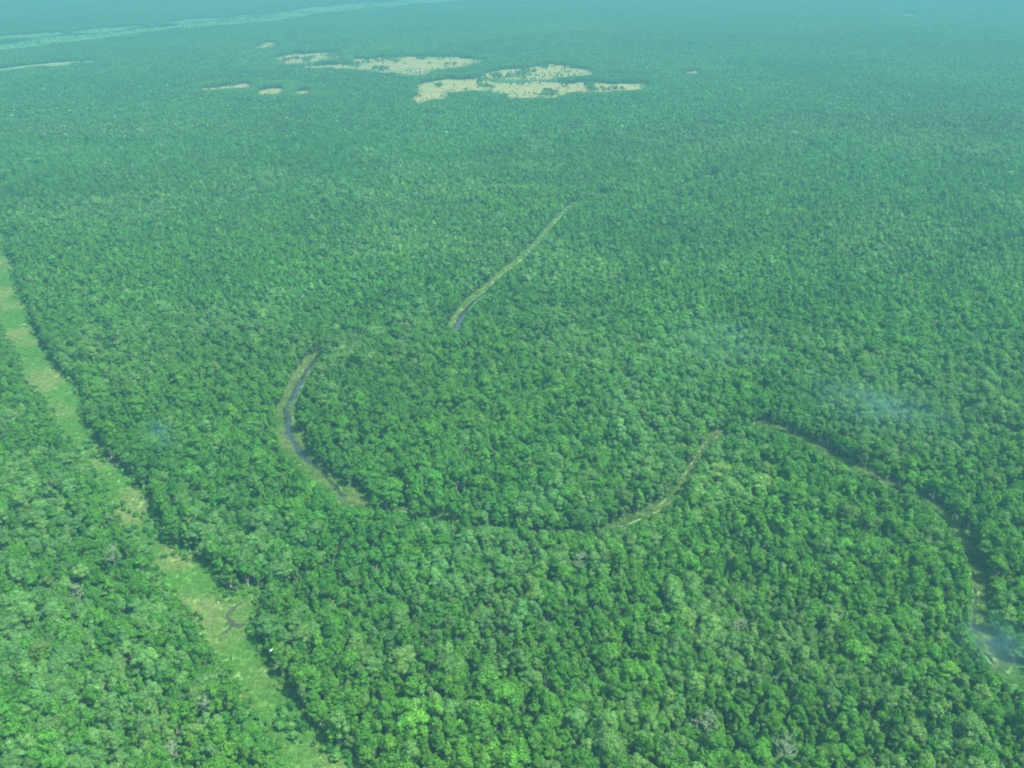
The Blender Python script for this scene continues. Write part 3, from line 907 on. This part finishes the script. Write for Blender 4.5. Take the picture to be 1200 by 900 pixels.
# ------------------------------------------------------------------ grass in the clearing and reeds on the banks (masses)
def tuft_geo(n, hgt, spread, wid, seed):
    g = np.random.default_rng(seed)
    a = g.uniform(0, 6.28, n); r = spread * np.sqrt(g.random(n))
    base = np.stack([np.cos(a) * r, np.sin(a) * r, np.zeros(n)], 1)
    yw = g.uniform(0, 6.28, n)
    t = np.stack([np.cos(yw), np.sin(yw), np.zeros(n)], 1) * wid
    tip = base + np.stack([g.normal(0, .7, n), g.normal(0, .7, n), g.uniform(.3, 1, n)], 1) * hgt
    V = np.stack([base - t, base + t, tip + t * .35, tip - t * .35], 1).reshape(-1, 3)
    return V, np.arange(n * 4).reshape(-1, 4)
tufts = [np_mesh("tuft", *tuft_geo(70, .6, 1.5, .12, 700 + k), None, [M_LEAF]) for k in range(3)]
reed = [np_mesh("reed_tuft", *tuft_geo(60, 1.5, 1.0, .07, 720 + k), None, [M_LEAF]) for k in range(3)]
g = np.random.default_rng(92)
a, b = g.uniform(-560, -20, 500000), g.uniform(190, 950, 500000)
m = inside(a, b, CH_ROW) & ~in_pool(a, b)
a, b = a[m][:45000], b[m][:45000]
keep = vnoise(a, b, 9) > .05
a, b = a[keep], b[keep]
tan = np.clip((vnoise(a, b, 18) - .38) * 2.6 + g.normal(0, .15, len(a)), 0, 1)[:, None]
col = (1 - tan) * np.array([.095, .25, .042]) + tan * np.array([.20, .285, .09])
scatter("grass", tufts, g.integers(0, 3, len(a)), np.stack([a, b, np.zeros(len(a))], 1), g.uniform(0, 6.28, len(a)),
        np.repeat(g.uniform(.35, 1.0, (len(a), 1)), 3, 1), col * g.uniform(.8, 1.2, (len(a), 1)))
RP = []
for ch, n in ((CH_BEND, 2200), (CH_REACH, 2000), (CH_NECK, 400), (CH_SWEEP, 900), (CH_LINK, 200)):
    lo, hi = ch.min(0), ch.max(0)
    a, b = g.uniform(lo[0], hi[0], n * 12), g.uniform(lo[1], hi[1], n * 12)
    m = inside(a, b, ch)
    RP.append(np.stack([a[m][:n], b[m][:n]], 1))
RP = np.vstack(RP)
wet = np.zeros(len(RP), bool)
for o in SC.objects:
    if o.name.split(".")[0] == "river":
        co = np.array([v.co[:2] for v in o.data.vertices]); wet |= inside(RP[:, 0], RP[:, 1], co)
RP = RP[~wet]
n = len(RP)
tan = np.clip(vnoise(RP[:, 0], RP[:, 1], 14) * 1.3 + g.normal(0, .15, n) - .1, 0, 1)[:, None]
col = (1 - tan) * np.array([.09, .22, .04]) + tan * np.array([.19, .27, .085])
scatter("reeds", reed, g.integers(0, 3, n), np.stack([RP[:, 0], RP[:, 1], np.zeros(n)], 1), g.uniform(0, 6.28, n), np.repeat(g.uniform(.5, 1.2, (n, 1)), 3, 1), col * g.uniform(.8, 1.2, (n, 1)))

# undergrowth: low bushes and young growth that soften every forest edge
UX = []
for ch, back, gap in ((CH_ROW, 1.9, .6), (CH_BEND, 1.3, 1.0), (CH_REACH, 1.0, 1.4), (CH_NECK, .8, 1.0), (CH_SWEEP, .9, 1.0)):
    p = densify(ch, gap, True)
    p = p[(p[:, 1] < 960)]
    p = p + g.normal(0, back, p.shape)
    if ch is not CH_ROW: p = p[~overhangs(p[:, 0], p[:, 1], np.full(len(p), 1.6), np.full(len(p), .8))]
    UX.append(p)
UX = np.vstack(UX)
uy_ = UX[:, 1]; UX = UX[(UX[:, 1] > 184) & ~in_pool(UX[:, 0], UX[:, 1])]
n = len(UX)
us = g.uniform(.22, .62, n); ush = g.integers(0, N_NEAR, n)
uz = us * g.uniform(.30, .60, n)
ucol = np.array([.062, .18, .024]) * g.lognormal(0, .2, (n, 1)) * np.hstack([g.uniform(.75, 1.35, (n, 1)), np.ones((n, 1)), np.ones((n, 1))])
scatter("undergrowth", [m[3] for m in MID], ush, np.stack([UX[:, 0], UX[:, 1], -1.0 * uz], 1), g.uniform(0, 6.28, n), np.stack([us, us, uz], 1), ucol)

# ------------------------------------------------------------------ small things: a marker post by the pool, pale logs, one white bird in flight
M_WHITE = plain_material("white_paint", (.78, .78, .74), .5)
M_FEATHER = plain_material("white_feathers", (.82, .82, .80), .8)
M_BEAK = plain_material("yellow_beak", (.55, .38, .06), .5)
post = bpy.data.objects.new("marker_post", None); COL.objects.link(post); post.location = (-122.3, 315.0, 0)
link("post", np_mesh("post", *tube([(0, 0, -.1), (0, 0, .8), (0, 0, 1.75)], [.09, .085, .08], 10), None, [M_WHITE]), post)
link("cap", np_mesh("cap", *tube([(0, 0, 1.752), (0, 0, 1.82), (0, 0, 1.92), (0, 0, 1.98)], [.11, .13, .10, .01], 10), None, [M_WHITE]), post)
prop(post, "white marker post standing in the grass just above the muddy pool", "post")

LOGS = [(-62.3, 247.0, .4, 3.4, "pale fallen log lying in the lower clearing"), (-75.5, 257.5, 1.3, 2.2, "short pale fallen log below the muddy pool, beside the shade"),
        (-352.0, 640, .9, 4.0, "pale fallen log in the clearing's upper stretch near the left frame edge"), (-57.0, 243.0, 2.2, 2.4, "short pale log by the shaded edge near clearing's bottom")]
for (a, b, yaw_, L, lab) in LOGS:
    gL = np.random.default_rng(int(L * 100))
    o = link("fallen_log", np_mesh("fallen_log", *tube([(-L / 2, 0, .2), (-L / 6, gL.normal(0, .1), .26), (L / 6, gL.normal(0, .1), .24), (L / 2, 0, .2)], [.22, .2, .17, .1], 8), None, [M_DEAD]))
    o.location = (a, b, .05); o.rotation_euler = (0, 0, yaw_)
    prop(o, lab, "log", "pale logs in the grassy clearing")

def bird_body():
    """an egret in flight: one skin from bill to tail, wings half raised"""
    bm_v, bm_q = [], []
    body = tube([(0, -.62, .02), (0, -.50, .01), (0, -.30, 0), (0, -.05, -.01), (0, .16, .02), (0, .27, .08), (0, .30, .15), (0, .40, .17), (0, .47, .16)],
                [.015, .06, .11, .14, .10, .055, .045, .055, .02], 10)
    parts = [body]
    for s in (-1, 1):
        sec = [(0.06, .02, .28, .0), (.30, .10, .30, .10), (.55, .14, .26, .17), (.80, .06, .20, .21), (1.0, -.10, .08, .22)]   # span, lead edge y, chord, z
        V = []
        for (xs, ly, chd, z) in sec:
            V += [(s * xs, ly, z), (s * xs, ly - chd * .4, z + .035), (s * xs, ly - chd, z - .01), (s * xs, ly - chd * .4, z - .012)]
        Q = []
        for i in range(len(sec) - 1):
            for j in range(4):
                k = (j + 1) % 4
                q = (i * 4 + j, i * 4 + k, (i + 1) * 4 + k, (i + 1) * 4 + j)
                Q.append(q if s < 0 else q[::-1])
        Q += [(0, 1, 2, 3) if s > 0 else (3, 2, 1, 0), tuple(len(V) - 4 + i for i in ((3, 2, 1, 0) if s > 0 else (0, 1, 2, 3)))]
        parts.append((np.array(V), np.array(Q)))
    return join_geo(parts)
bird = bpy.data.objects.new("white_bird", None); COL.objects.link(bird)
link("body", np_mesh("body", *bird_body(), None, [M_FEATHER]), bird)
link("beak", np_mesh("beak", *tube([(0, .468, .16), (0, .53, .155), (0, .60, .148)], [.018, .012, .003], 6), None, [M_BEAK]), bird)
for s in (-1, 1):
    link("leg", np_mesh("leg", *tube([(s * .035, -.35, -.09), (s * .03, -.60, -.06), (s * .025, -.86, -.03)], [.012, .010, .007], 6), None, [M_BEAK]), bird)
bird.location = (-87.2, 266.6, 18.0)
bird.rotation_euler = (R(6), R(-14), R(50)); bird.scale = (.8, .8, .8)
prop(bird, "white long-legged bird flying past the shaded right edge of the grassy clearing", "bird")

# ------------------------------------------------------------------ aircraft window reflections, imitated by thin bluish volumes added over the trees
def reflection_smudge(cx, cy_, cz, rx, ry, rz, yaw_, dens, seed):
    m, nt, out = new_mat("reflection_smudge_air")
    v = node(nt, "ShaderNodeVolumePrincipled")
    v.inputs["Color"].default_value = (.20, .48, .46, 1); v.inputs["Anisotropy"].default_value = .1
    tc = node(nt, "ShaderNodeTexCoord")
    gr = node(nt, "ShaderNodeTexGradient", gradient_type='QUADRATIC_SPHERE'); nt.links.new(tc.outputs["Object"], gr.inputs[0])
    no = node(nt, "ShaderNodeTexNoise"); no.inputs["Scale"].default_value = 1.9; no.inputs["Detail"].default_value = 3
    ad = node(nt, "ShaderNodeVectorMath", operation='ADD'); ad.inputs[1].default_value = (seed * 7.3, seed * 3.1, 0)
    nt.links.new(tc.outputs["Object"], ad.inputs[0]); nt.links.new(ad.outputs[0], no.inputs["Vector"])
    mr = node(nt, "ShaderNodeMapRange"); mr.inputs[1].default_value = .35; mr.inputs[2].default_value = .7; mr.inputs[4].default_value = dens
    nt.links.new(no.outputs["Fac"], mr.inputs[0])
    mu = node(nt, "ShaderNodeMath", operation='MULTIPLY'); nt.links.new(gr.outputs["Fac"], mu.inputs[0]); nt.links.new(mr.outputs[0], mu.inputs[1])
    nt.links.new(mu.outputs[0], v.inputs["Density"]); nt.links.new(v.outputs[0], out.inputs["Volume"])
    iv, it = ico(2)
    o = link("reflection_smudge", np_mesh("reflection_smudge", iv, None, it, [m]))
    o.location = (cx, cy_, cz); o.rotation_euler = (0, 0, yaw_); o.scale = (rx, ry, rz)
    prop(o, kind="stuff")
reflection_smudge(174, 266, 22, 15, 22, 13, .5, .055, 1)
reflection_smudge(196, 445, 27, 70, 32, 16, -.75, .020, 3)
reflection_smudge(128, 540, 26, 55, 40, 15, -.6, .011, 4)
reflection_smudge(-179, 421, 24, 14, 15, 12, .3, .045, 5)
